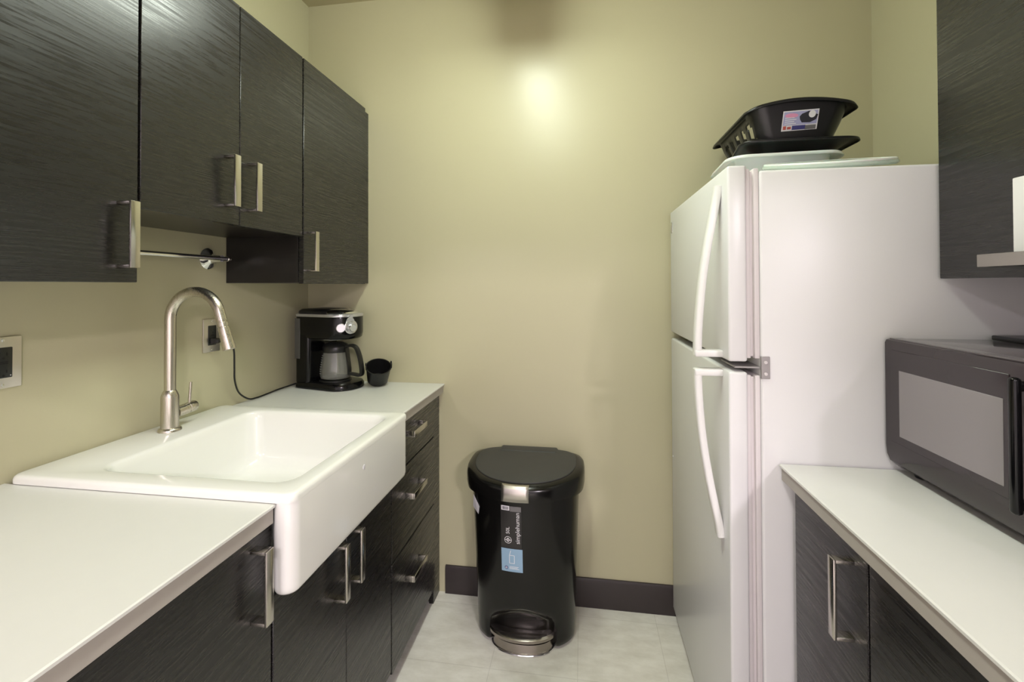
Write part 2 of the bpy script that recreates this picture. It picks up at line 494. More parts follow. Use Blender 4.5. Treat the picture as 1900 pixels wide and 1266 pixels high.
# ------------------------------------------------------------------ apron sink
def sink():
    x0, x1, y0, y1 = -1.246, -.565, .833, 1.443
    t = thing('apron_sink', 'white ceramic apron-front sink set into the left counter', 'sink', (x0, y0, .72))
    o = Vector((x0, y0, .72))
    bm = bmesh.new()
    ix0, ix1, iy0, iy1 = -1.085, -.612, .893, 1.388
    rings = []
    R = lambda d, r, z: [p - o for p in rrect(x0 + d, x1 - d, y0 + d, y1 - d, r, z, 8)]
    I = lambda d, r, z: [p - o for p in rrect(ix0 + d, ix1 - d, iy0 + d, iy1 - d, r, z, 8)]
    rings += [R(.0, .022, .911), R(0, .022, .920), R(.0015, .022, .9245), R(.005, .02, .9275), R(.010, .018, .9285)]
    rings += [I(-.010, .050, .9285), I(-.004, .046, .9265), I(.0, .044, .921), I(.004, .044, .905), I(.014, .05, .80), I(.020, .052, .778), I(.032, .056, .762), I(.052, .05, .754), I(.09, .04, .752)]
    loft(bm, rings, False, True)
    # apron front
    A = lambda d, z, r=.026: [p - o for p in rrect(-.6192, x1 - d, y0 + .0025 + d, y1 - .0025 - d, r, z, 8)]
    loft(bm, [A(.016, .7235), A(.007, .726), A(.0022, .732), A(.0, .742), A(0, .9108)], True, True)
    obj('basin', bm, 'ceramic', t, 50)
    bm = bmesh.new(); lathe(bm, [(.044, 0), (.044, .002), (.036, .003), (.034, .0005), (.0, .0003)], 28, False, True, Matrix.Translation(Vector((-.86, 1.14, .7522)) - o))
    obj('drain', bm, 'chrome', t)
    bm = bmesh.new(); lathe(bm, [(.007, 0), (.007, .0006), (.006, .001)], 20, True, True, align(Vector((x1, 1.135, .868)) - o, (1, 0, 0)))
    obj('badge', bm, 'lab_white', t)
sink()

# ------------------------------------------------------------------ faucet
def faucet():
    fx, fy, fz = -1.170, 1.160, .9288
    t = thing('faucet', 'tall brushed nickel gooseneck faucet at the back of the apron sink', 'faucet', (fx, fy, fz))
    bm = bmesh.new(); lathe(bm, [(.029, 0), (.029, .004), (.026, .008), (.0225, .010)], 32)
    obj('flange', bm, 'faucet', t)
    bm = bmesh.new(); lathe(bm, [(.0222, .008), (.0222, .096), (.0215, .101), (.0165, .113), (.0145, .116)], 32)
    obj('valve_body', bm, 'faucet', t)
    R = .0805; ztop = .317; path = [(0, 0, z) for z in (.110, .18, .24, .29, ztop)]
    for i in range(1, 25):
        a = math.radians(166 * i / 24)
        path.append((R - R * math.cos(a), 0, ztop + R * math.sin(a)))
    ax, az = path[-1][0], path[-1][2]; dx, dz = path[-1][0] - path[-2][0], path[-1][2] - path[-2][2]
    l = math.hypot(dx, dz); d = Vector((dx / l, 0, dz / l))
    p0 = Vector((ax, 0, az)); path.append(tuple(p0 + d * .022))
    bm = bmesh.new(); tube(bm, path, .0143, 24, up0=(0, 1, 0))
    obj('spout', bm, 'faucet', t)
    p1 = p0 + d * .022
    bm = bmesh.new(); lathe(bm, [(.0115, 0), (.0115, .006), (.0142, .007), (.0142, .017), (.0124, .018), (.0124, .020), (.0146, .021), (.0166, .078), (.0164, .084), (.013, .085)], 28, True, True, align(p1, d))
    obj('spray_head', bm, 'faucet', t)
    bm = bmesh.new(); lathe(bm, [(.0160, .010), (.0160, .046), (.0142, .047), (.0142, .050), (.0160, .051), (.0164, .072), (.0146, .076), (.008, .078)], 28, True, True, align((0, .010, .046), (0, 1, .06)))
    h = obj('side_valve', bm, 'faucet', t)
    bm = bmesh.new(); tube(bm, [(0, .066, .060), (.0, .071, .124)], [.0044, .0038], 14)
    obj('lever', bm, 'faucet', h)
faucet()

# ------------------------------------------------------------------ wall outlets
def outlet(label, yc, zc, lit):
    t = thing('wall_outlet', label, 'outlet', (XL, yc, zc), 0, 'outlets on the left wall')
    w, h = .071, .113
    obj('face_plate', nb((0, -w / 2, -h / 2), (.0055, w / 2, h / 2), .002, 2), 'steel', t)
    r = obj('receptacle', nb((.003, -.0168, -.0335), (.0078, .0168, .0335), .0016, 2), 'socket', t)
    bm = bmesh.new()
    for s in (-1, 1):
        zc2 = s * .019
        box(bm, (.0076, -.0075, zc2 - .004), (.0081, -.0055, zc2 + .004)); box(bm, (.0076, .005, zc2 - .0033), (.0081, .007, zc2 + .0033))
        lathe(bm, [(.0026, 0), (.0026, .0005)], 12, True, True, align((.0076, 0, zc2 - .009), (1, 0, 0)))
    box(bm, (.0076, -.008, -.0028), (.0084, .008, -.0004)); box(bm, (.0076, -.008, .0006), (.0084, .008, .003))
    obj('slots', bm, 'slot', r)
    for s in (-1, 1):
        bm = bmesh.new(); lathe(bm, [(.0034, 0), (.003, .0012), (.0008, .0014)], 14, True, True, align((.0052, 0, s * .0485), (1, 0, 0)))
        obj('screw', bm, 'chrome', t)
    if lit:
        bm = bmesh.new(); lathe(bm, [(.0013, 0), (.001, .0006)], 10, True, True, align((.0077, .013, -.0285), (1, 0, 0)))
        obj('indicator_light', bm, 'ink', r)
outlet('steel-plated black wall outlet above the front counter, cut by the left frame edge', .826, 1.1755, True)
outlet('steel-plated black wall outlet behind the faucet with a cord plugged in', 1.400, 1.1745, False)

# ------------------------------------------------------------------ coffee maker
def dshape(hw, x0, x1, z, n=10, rb=.02):
    """plan outline of the machine: square-ish back at x0, round front at x1, half width hw"""
    pts = []
    xc = x1 - hw * .85
    for i in range(2 * n + 1):
        a = math.radians(-90 + 180 * i / (2 * n))
        pts.append(Vector((xc + hw * .85 * math.cos(a), hw * math.sin(a), z)))
    for i in range(6):
        a = math.radians(90 + 90 * i / 5)
        pts.append(Vector((x0 + rb + rb * math.cos(a), hw - rb + rb * math.sin(a), z)))
    for i in range(6):
        a = math.radians(180 + 90 * i / 5)
        pts.append(Vector((x0 + rb + rb * math.cos(a), -hw + rb + rb * math.sin(a), z)))
    return pts

def coffee_maker():
    cx, cy = -1.062, 1.848; rz = math.radians(-14); CX = .014
    t = thing('coffee_maker', 'black drip coffee maker with glass carafe in the back corner of the counter', 'coffee maker', (cx, cy, CT), rz)
    bm = bmesh.new()
    loft(bm, [dshape(.083, -.128, .130, 0), dshape(.088, -.133, .136, .004), dshape(.088, -.133, .136, .018), dshape(.082, -.130, .130, .028), dshape(.070, -.12, .115, .030)])
    obj('base', bm, 'blackgloss', t, 50)
    bm = bmesh.new(); lathe(bm, [(.066, .029), (.066, .034), (.060, .036), (.058, .034)], 32, False, True, Matrix.Translation((CX, 0, 0)))
    obj('warming_plate', bm, 'black', t)
    bm = bmesh.new()
    rr = lambda z, d=0: rrect(-.131 + d, -.052, -.086 + d, .086 - d, .018, z, 5)
    loft(bm, [rr(.026), rr(.30)])
    obj('column', bm, 'blackgloss', t, 50)
    bm = bmesh.new()
    loft(bm, [dshape(.079, -.128, .118, .210), dshape(.085, -.131, .126, .216), dshape(.087, -.132, .130, .235), dshape(.087, -.132, .130, .300), dshape(.086, -.131, .129, .304)])
    head = obj('brew_head', bm, 'blackgloss', t, 50)
    bm = bmesh.new()
    loft(bm, [dshape(.088, -.133, .131, .303), dshape(.089, -.134, .132, .307), dshape(.087, -.133, .129, .314), dshape(.078, -.125, .118, .317)])
    obj('top_trim', bm, 'silver', t, 50)
    bm = bmesh.new()
    loft(bm, [dshape(.080, -.128, .06, .313), dshape(.079, -.127, .058, .326), dshape(.070, -.118, .045, .334), dshape(.045, -.09, .01, .337)])
    obj('top_lid', bm, 'black', t, 50)
    bm = bmesh.new()
    loft(bm, [dshape(.070, .02, .122, .316, rb=.01), dshape(.066, .022, .112, .326, rb=.01), dshape(.050, .026, .085, .333, rb=.01), dshape(.03, .03, .07, .334, rb=.01)])
    obj('lid_accent', bm, 'chrome', t, 50)
    # water window on the camera side
    obj('water_window', nb((-.127, -.0885, .125), (-.098, -.0855, .295), .001, 1), 'waterwin', t)
    # control cluster on the camera-side front of the head: three discs and a knob
    def face(a, z, r, h, m, nm, par, off=0):
        aa = math.radians(a); xc = .130 - .087 * .85
        p = Vector((xc + (.074 + off) * math.cos(aa), (.0865 + off) * math.sin(aa), z))
        d = Vector((math.cos(aa) / .85, math.sin(aa), 0)).normalized()
        bm = bmesh.new(); lathe(bm, [(r * .98, 0), (r, h * .5), (r * .88, h)], 28, True, True, align(p, d))
        return obj(nm, bm, m, par)
    pl = face(-22, .262, .029, .005, 'silver', 'control_disc', head)
    face(-50, .259, .019, .005, 'silver', 'button_disc', head)
    face(-24, .284, .0185, .0045, 'silver', 'clock_disc', head)
    face(-22, .258, .0155, .020, 'chrome', 'knob', head)
    face(-22, .3015, .0001 + .009, .003, 'silver', 'emblem', head)
    bm = bmesh.new(); lathe(bm, [(.060, .205), (.062, .212)], 30, True, True, Matrix.Translation((CX, 0, 0)))
    obj('drip_collar', bm, 'silver', t)
    # carafe
    ca = bmesh.new()
    prof = [(.050, .0375), (.060, .041), (.064, .052), (.0635, .075), (.059, .110), (.053, .140), (.050, .158)]
    inn = [(r - .0022, z + (.002 if i == 0 else 0)) for i, (r, z) in enumerate(prof)]
    loft(ca, [circ(r, z, 36, CX) for r, z in prof] + [circ(r, z, 36, CX) for r, z in reversed(inn)], True, True)
    car = obj('carafe', ca, 'glass', t, 50)
    bm = bmesh.new(); lathe(bm, [(.0525, .150), (.0535, .156), (.0535, .172), (.048, .182), (.030, .190), (.012, .192)], 36, True, True, Matrix.Translation((CX, 0, 0)))
    obj('carafe_lid', bm, 'black', car)
    a = math.radians(6); hd = Vector((math.cos(a), math.sin(a), 0)); c0 = Vector((CX, 0, 0))
    P = [c0 + hd * r + Vector((0, 0, z)) for r, z in ((.052, .172), (.078, .179), (.102, .170), (.118, .137), (.127, .097), (.130, .064), (.120, .055), (.092, .058), (.066, .060))]
    sec = [(u, v) for u, v in ((-.0055, -.010), (.0055, -.010), (.0065, 0), (.0055, .010), (-.0055, .010), (-.0065, 0))]
    bm = bmesh.new(); tube(bm, catmull(P, 6), 0, section=sec, up0=(0, 0, 1))
    obj('carafe_handle', bm, 'black', car, 60)
    P = [c0 + hd * r + Vector((0, 0, z)) for r, z in ((.056, .165), (.0615, .130), (.0675, .090), (.0690, .060))]
    bm = bmesh.new(); tube(bm, catmull(P, 6), 0, section=[(u * .55, v) for u, v in sec], up0=(0, 0, 1))
    obj('handle_strap', bm, 'black', car, 60)
    bm = bmesh.new()
    for i in range(9):
        z = .062 + i * .0095
        for k in range(4):
            a0 = math.radians(-128 + k * 4)
            r0 = .0646 if z < .08 else .0646 - (z - .08) * .145
            pts = []
            for da, dz in ((0, 0), (math.radians(4), 0), (math.radians(4), .0012), (0, .0012)):
                pts.append(bm.verts.new((CX + r0 * math.cos(a0 + da), r0 * math.sin(a0 + da), z + dz)))
            bm.faces.new(pts)
    obj('level_marks', bm, 'ink', car, 0)
    # cord and plug, still in world space: convert to the machine's frame
    Mi = (Matrix.Translation((cx, cy, CT)) @ Matrix.Rotation(rz, 4, 'Z')).inverted()
    W = [(-1.222, 1.402, 1.156), (-1.205, 1.425, 1.148), (-1.208, 1.450, 1.118), (-1.214, 1.460, 1.055), (-1.222, 1.472, 1.005), (-1.232, 1.505, .955), (-1.238, 1.560, .920), (-1.236, 1.600, .9145), (-1.240, 1.680, .9145), (-1.246, 1.74, .9145), (-1.235, 1.80, .918), (-1.20, 1.845, .930)]
    bm = bmesh.new(); tube(bm, [Mi @ p for p in catmull(W, 6)], .0030, 10)
    cord = obj('power_cord', bm, 'black', t)
    bm = bmesh.new()
    sq = lambda x, s: [Vector((XL + x, 1.4 + a * s, 1.1555 + b * s)) for a, b in ((-.011, -.009), (.011, -.009), (.011, .009), (-.011, .009))]
    loft(bm, [sq(.0082, 1), sq(.022, 1), sq(.034, .55)])
    bmesh.ops.transform(bm, matrix=Mi, verts=bm.verts[:])
    obj('plug', bm, 'black', cord, 30)
coffee_maker()

def filter_basket():
    t = thing('filter_basket', 'small black filter basket with two loop ears tipped beside the coffee maker', 'filter basket', (-.882, 1.897, CT + .0200))
    t.rotation_euler = (math.radians(24), math.radians(19), math.radians(-6))
    t.scale = (1.09, 1.09, 1.06)
    bm = bmesh.new()
    prof = [(.002, 0), (.036, 0), (.0395, .003), (.0435, .035), (.047, .070), (.0495, .0705), (.0495, .0735), (.046, .0735), (.0415, .036), (.037, .006), (.002, .004)]
    lathe(bm, prof, 36, True, True)
    obj('bowl', bm, 'black', t, 40)
    for s, a0 in ((1, 42), (-1, 222)):
        a = math.radians(a0); d = Vector((math.cos(a), math.sin(a), 0)); tg = Vector((-d.y, d.x, 0))
        P = [d * .048 + tg * (.014 * math.cos(th)) + Vector((0, 0, .072 + .020 * math.sin(th))) for th in [PI * i / 12 for i in range(13)]]
        bm = bmesh.new(); tube(bm, P, .0018, 8)
        obj('loop_ear', bm, 'black', t)
filter_basket()

# ------------------------------------------------------------------ step-pedal bin
def bin_can():
    cx, cy = -.222, 1.800
    t = thing('step_bin', 'tall black half-round pedal bin standing against the back wall', 'bin', (cx, cy, 0))
    def D(a, bf, bb, z, n=64, ef=2.25, eb=5, zf=0):
        pts = []
        for i in range(n):
            th = 2 * PI * i / n; c, s = math.cos(th), math.sin(th)
            e = ef if s < 0 else eb
            x = a * math.copysign(abs(c) ** (2 / (ef if s < 0 else 4)), c)
            y = (bf if s < 0 else bb) * math.copysign(abs(s) ** (2 / (ef if s < 0 else 4)), s)
            pts.append(Vector((x, y, z + zf * y)))
        return pts
    dims = lambda z: (.186 + .022 * min(1, z / .62), .112 + .068 * min(1, z / .62), .128)
    bm = bmesh.new(); rings = []
    zs = [0, .006, .015] + [.03 + .0125 * i for i in range(16)] + [.26, .32, .40, .48, .56, .60, .612]
    for z in zs:
        a, bf, bb = dims(z)
        if z < .02:
            k = (.022, .008, .001)[[0, .006, .015].index(z)]
            a -= k; bf -= k; bb -= k
        ring = D(a, bf, bb, z)
        for p in ring:                    # arched recess above the pedal
            if p.y < 0 and abs(p.x) < .14:
                zt = .165 - .045 * (p.x / .12) ** 2
                f = max(0, min(1, (zt - p.z) / .03)) * max(0, min(1, (.132 - abs(p.x + .005)) / .03))
                f = f * f * (3 - 2 * f)
                p.y += .026 * f
        rings.append(ring)
    loft(bm, rings)
    body = obj('bin_body', bm, 'binblack', t, 45)
    # lid
    bm = bmesh.new(); zf = .045
    L = lambda k, z: D(.228 * k, .222 * k, .133 * k, z, zf=zf, ef=2.15)
    def droop(ring, amt):
        for p in ring:
            f = max(0, (abs(p.x) - .13) / .098); p.z -= amt * f * f
        return ring
    rings = [droop(L(.955, .600), .020), droop(L(.985, .598), .022), droop(L(1, .612), .014), droop(L(1, .632), .004), L(.990, .642), L(.965, .649), L(.90, .6535), L(.885, .654), L(.5, .656)]
    loft(bm, rings)
    lid = obj('lid', bm, 'binblack', t, 45)
    bm = bmesh.new()
    L2 = lambda k, z: D(.196 * k, .192 * k, .120 * k, z, zf=zf, ef=2.1)
    loft(bm, [L2(1, .650), L2(.995, .6570), L2(.97, .6585), L2(.55, .6600)])
    obj('lid_inset', bm, 'lidgrey', lid, 45)
    # hinge hump at the rear of the lid
    obj('hinge_cover', nb((-.120, .070, .640), (.120, .138, .6660), .012, 5), 'lidgrey', lid)
    # steel clip wrapping over the lid's front edge
    bm = bmesh.new()
    xs = [-.060 + .012 * i for i in range(9)]
    def fy(x, k=1): return -.222 * k * (1 - abs(x / (.228 * k)) ** 2.15) ** (1 / 2.15)
    def zz(y, z): return z + zf * y
    prof = [(.93, .6560), (.965, .6530), (.992, .6465), (1.008, .634), (1.008, .603)]
    loft(bm, [[Vector((x, fy(x, k), zz(fy(x, k), z))) for x in xs] for k, z in prof], False, False, False)
    clip = obj('steel_clip', bm, 'steel', lid, 25); solid(clip, .002, 0)
    # pedal: steel crescent plate, and the steel bumper ring at the floor
    def cres(xh, yf, yb, z, n=24):
        front = [Vector((xh * math.cos(PI + PI * i / n), yb + (yb - yf) * math.sin(PI + PI * i / n), z)) for i in range(n + 1)]
        return front
    bm = bmesh.new()
    loft(bm, [cres(.120, -.140, -.075, .047), cres(.124, -.146, -.075, .051), cres(.124, -.146, -.075, .061), cres(.118, -.138, -.075, .066)])
    bmesh.ops.translate(bm, verts=bm.verts[:], vec=(-.006, 0, 0))
    obj('pedal', bm, 'pedalsteel', t, 35)
    bm = bmesh.new()
    loft(bm, [cres(.112, -.134, -.075, .001), cres(.114, -.138, -.075, .004), cres(.110, -.131, -.075, .036)])
    bmesh.ops.translate(bm, verts=bm.verts[:], vec=(-.004, 0, 0))
    obj('kick_plate', bm, 'pedalsteel', t, 35)
    bm = bmesh.new()
    rim = [Vector((p.x - .004, p.y, .005)) for p in cres(.115, -.139, -.075, 0)]
    tube(bm, rim, .0042, 8)
    obj('floor_rim', bm, 'chrome', t)
    # labels follow the curved front
    def surf(u, v, off=.0006):
        a, bf, bb = dims(v)
        q = 1 - abs(u / a) ** 2.25
        return Vector((u, -bf * max(q, 0) ** (1 / 2.25) - off, v))
    def patch(nm, u0, u1, v0, v1, m, par, off, nu=6, nv=6, skew=.0):
        bm = bmesh.new()
        loft(bm, [[surf(u0 + (u1 - u0) * i / nu, v0 + (v1 - v0) * j / nv + skew * (u0 + (u1 - u0) * i / nu), off) for i in range(nu + 1)] for j in range(nv + 1)], False, False, False)
        return obj(nm, bm, m, par)
    def wrap(nm, bm, uc, vc, m, par, off, rot=0):
        for v in bm.verts:
            c, s = math.cos(rot), math.sin(rot)
            u, w = v.co.x * c - v.co.y * s, v.co.x * s + v.co.y * c
            v.co = surf(uc + u, vc + w, off)
        return obj(nm, bm, m, par, 0)
    u0, u1 = -.072, .004
    lab = patch('label_strip', u0, u1, .395, .556, 'lab_dark', body, .0006)
    patch('barcode_field', u0 + .003, u0 + .033, .538, .555, 'lab_white', lab, .0012, 4, 2)
    patch('notice_field', u0 + .035, u1 - .001, .535, .554, 'lab_grey', lab, .0012, 4, 2)
    bm = bmesh.new(); x = u0 + .006
    rnd = random.Random(3)
    while x < u0 + .029:
        w = rnd.choice((.0006, .0011, .0017))
        for q in (0,):
            vs = [bm.verts.new(surf(xx, zz_, .0016)) for xx, zz_ in ((x, .541), (x + w, .541), (x + w, .552), (x, .552))]
            bm.faces.new(vs)
        x += w + rnd.choice((.0007, .0012))
    obj('barcode', bm, 'darkink', lab, 0)
    wrap('maker_name', text_bm('simplehuman', .0225), -.010, .474, 'ink', lab, .0014, PI / 2)
    wrap('capacity_text', text_bm('50L', .0185), -.046, .463, 'ink', lab, .0014, PI / 2)
    ic = bmesh.new()
    def ringflat(bm, cx_, cy_, r0, r1, n=28):
        a = [bm.verts.new((cx_ + r0 * math.cos(2 * PI * i / n), cy_ + r0 * math.sin(2 * PI * i / n), 0)) for i in range(n)]
        b = [bm.verts.new((cx_ + r1 * math.cos(2 * PI * i / n), cy_ + r1 * math.sin(2 * PI * i / n), 0)) for i in range(n)]
        for i in range(n):
            k = (i + 1) % n; bm.faces.new((a[i], a[k], b[k], b[i]))
    def quad(bm, xa, ya, xb, yb):
        bm.faces.new([bm.verts.new((xx, yy, 0)) for xx, yy in ((xa, ya), (xb, ya), (xb, yb), (xa, yb))])
    ringflat(ic, 0, 0, .0115, .0132); ringflat(ic, 0, 0, .004, .0062); quad(ic, -.0012, -.008, .0012, .008); quad(ic, -.0115, -.001, -.005, .001); quad(ic, .005, -.001, .0115, .001)
    wrap('round_symbol', ic, -.046, .427, 'ink', lab, .0014)
    blue = patch('blue_label', u0, u1 + .002, .306, .394, 'lab_blue', body, .0008)
    ic = bmesh.new()
    def line(bm, pts, w):
        for (xa, ya), (xb, yb) in zip(pts[:-1], pts[1:]):
            d = Vector((xb - xa, yb - ya, 0)); n_ = Vector((-d.y, d.x, 0)).normalized() * w / 2
            bm.faces.new([bm.verts.new(p) for p in (Vector((xa, ya, 0)) - n_, Vector((xb, yb, 0)) - n_, Vector((xb, yb, 0)) + n_, Vector((xa, ya, 0)) + n_)])
    line(ic, [(-.008, .012), (-.008, -.018), (.010, -.018), (.010, .012), (-.008, .012), (-.003, .030)], .0018)
    wrap('bin_pictogram', ic, -.034, .357, 'ink', blue, .0014)
    ic = bmesh.new(); ringflat(ic, 0, 0, .0, .0062)
    wrap('mail_dot', ic, -.054, .321, 'lab_navy', blue, .0014)
    ic = bmesh.new(); ringflat(ic, 0, 0, .0016, .0034)
    wrap('mail_ring', ic, -.054, .321, 'ink', blue, .0018)
    ic = bmesh.new()
    for k in range(3): quad(ic, 0, -.001 + k * .004, (.036, .030, .034)[k], .0006 + k * .004)
    wrap('small_print', ic, -.043, .318, 'ink', blue, .0014)
    # loose sticker peeling off the left shoulder
    bm = bmesh.new()
    st = [(-.1865, .555), (-.160, .520), (-.166, .487), (-.193, .500)]
    P = [surf(u, v, .002 + (.012 if i in (0, 3) else 0)) for i, (u, v) in enumerate(st)]
    bm.faces.new([bm.verts.new(p) for p in P])
    s = obj('peeling_sticker', bm, 'lab_white', body, 0); solid(s, .0006, 0)
bin_can()

# ------------------------------------------------------------------ fridge
def fridge():
    X0, Y0, Y1 = .355, 1.200, 1.942
    t = thing('fridge', 'white top-freezer fridge standing on the right beyond the counter', 'fridge', (X0, Y0, 0))
    o = Vector((X0, Y0, 0))
    L = lambda x, y, z: tuple(Vector((x, y, z)) - o)
    obj('cabinet', nb(L(.429, Y0, .03), L(1.075, Y1, 1.621), .007, 3), 'enamel', t)
    obj('base_grille', nb(L(.40, Y0 + .02, .004), L(.44, Y1 - .02, .075), .004, 2), 'greymetal', t)
    def door(nm, z0, z1):
        d = obj(nm, nb(L(X0, Y0, z0), L(.399, Y1, z1), .006, 3), 'enamel', t)
        bm = bmesh.new()
        box(bm, L(.3985, Y0 + .007, z0 + .008), L(.4085, Y1 - .007, z1 - .008), .002, 2)
        box(bm, L(.4075, Y0 + .013, z0 + .012), L(.4175, Y1 - .013, z1 - .012), .002, 2)
        box(bm, L(.4165, Y0 + .004, z0 + .008), L(.4285, Y1 - .004, z1 - .008), .002, 2)
        obj('gasket', bm, 'gasket', d)
        return d
    fz = door('freezer_door', 1.152, 1.635)
    fr = door('fridge_door', .045, 1.127)
    yh = 1.262
    sec = []
    for i in range(16):
        a = 2 * PI * i / 16
        sec.append((.010 * math.copysign(abs(math.cos(a)) ** .6, math.cos(a)), .0150 * math.copysign(abs(math.sin(a)) ** .6, math.sin(a))))
    def handle(par, pts, zb0, zb1, xb):
        bm = bmesh.new()
        tube(bm, [Vector(L(x, yh, z)) for x, z in [(p.x, p.z) for p in catmull([(x, 0, z) for x, z in pts], 6)]], 0, section=sec, up0=(1, 0, 0))
        box(bm, L(xb - .008, yh - .0155, zb0), L(X0 + .002, yh + .0155, zb1), .004, 2)
        obj('door_handle', bm, 'whiteplastic', par, 50)
    handle(fz, [(.349, 1.596), (.347, 1.575), (.337, 1.52), (.322, 1.44), (.310, 1.36), (.302, 1.28), (.297, 1.21), (.296, 1.158)], 1.155, 1.173, .295)
    handle(fr, [(.296, 1.122), (.297, 1.07), (.302, .99), (.311, .91), (.324, .83), (.337, .765), (.347, .715), (.349, .695)], 1.106, 1.124, .295)
    # centre hinge on the near corner
    bm = bmesh.new()
    box(bm, L(.4285, Y0 - .0035, 1.112), L(.4485, Y0 + .004, 1.166), .001, 1)
    box(bm, L(.37, Y0 + .004, 1.136), L(.44, Y0 + .12, 1.1405), .001, 1)
    h = obj('hinge_bracket', bm, 'greymetal', t)
    for z in (1.124, 1.152):
        bm = bmesh.new(); lathe(bm, [(.0042, 0), (.0038, .002), (.001, .0024)], 12, True, True, align(L(.4385, Y0 - .0035, z), (0, -1, 0)))
        obj('screw', bm, 'gasket', h)
    obj('badge', nb(L(X0 - .0018, 1.898, 1.548), L(X0 + .001, 1.922, 1.592), .0015, 2), 'silver', fz)
    bm = bmesh.new(); lathe(bm, [(.0045, 0), (.0035, .0022)], 12, True, True, align(L(X0, 1.915, .66), (-1, 0, 0)))
    obj('door_plug', bm, 'whiteplastic', fr)
fridge()

# ------------------------------------------------------------------ things on the fridge
FT = 1.6215
def shell(rings, m, nm, parent, th, smooth=45, drop=None):
    bm = bmesh.new()
    vr = loft(bm, rings, True, False)
    bm.normal_update()
    if drop:
        bm.faces.ensure_lookup_table()
        n = len(rings[0]); kill = []
        for f in bm.faces:
            c = f.calc_center_median()
            if drop(c, f): kill.append(f)
        bmesh.ops.delete(bm, geom=kill, context='FACES')
    o = obj(nm, bm, m, parent, smooth)
    solid(o, th, 0)
    return o

def white_tub():
    x0, x1, y0, y1 = .470, .785, 1.510, 1.79
    t = thing('storage_tub', 'white plastic tub on top of the fridge beneath the black dish rack', 'tub', ((x0 + x1) / 2, (y0 + y1) / 2, FT), math.radians(-3))
    o = Vector(((x0 + x1) / 2, (y0 + y1) / 2, 0))
    R = lambda d, z, r=.060: [p - o for p in rrect(x0 + d, x1 - d, y0 + d, y1 - d, r, z, 8)]
    rings = [R(.050, .0015), R(.040, .003), R(.034, .010), R(.020, .095), R(.014, .1195), R(.004, .1230), R(-.008, .1205), R(-.012, .111)]
    shell(rings, 'tub', 'tub_shell', t, .0026)
    return t
white_tub()

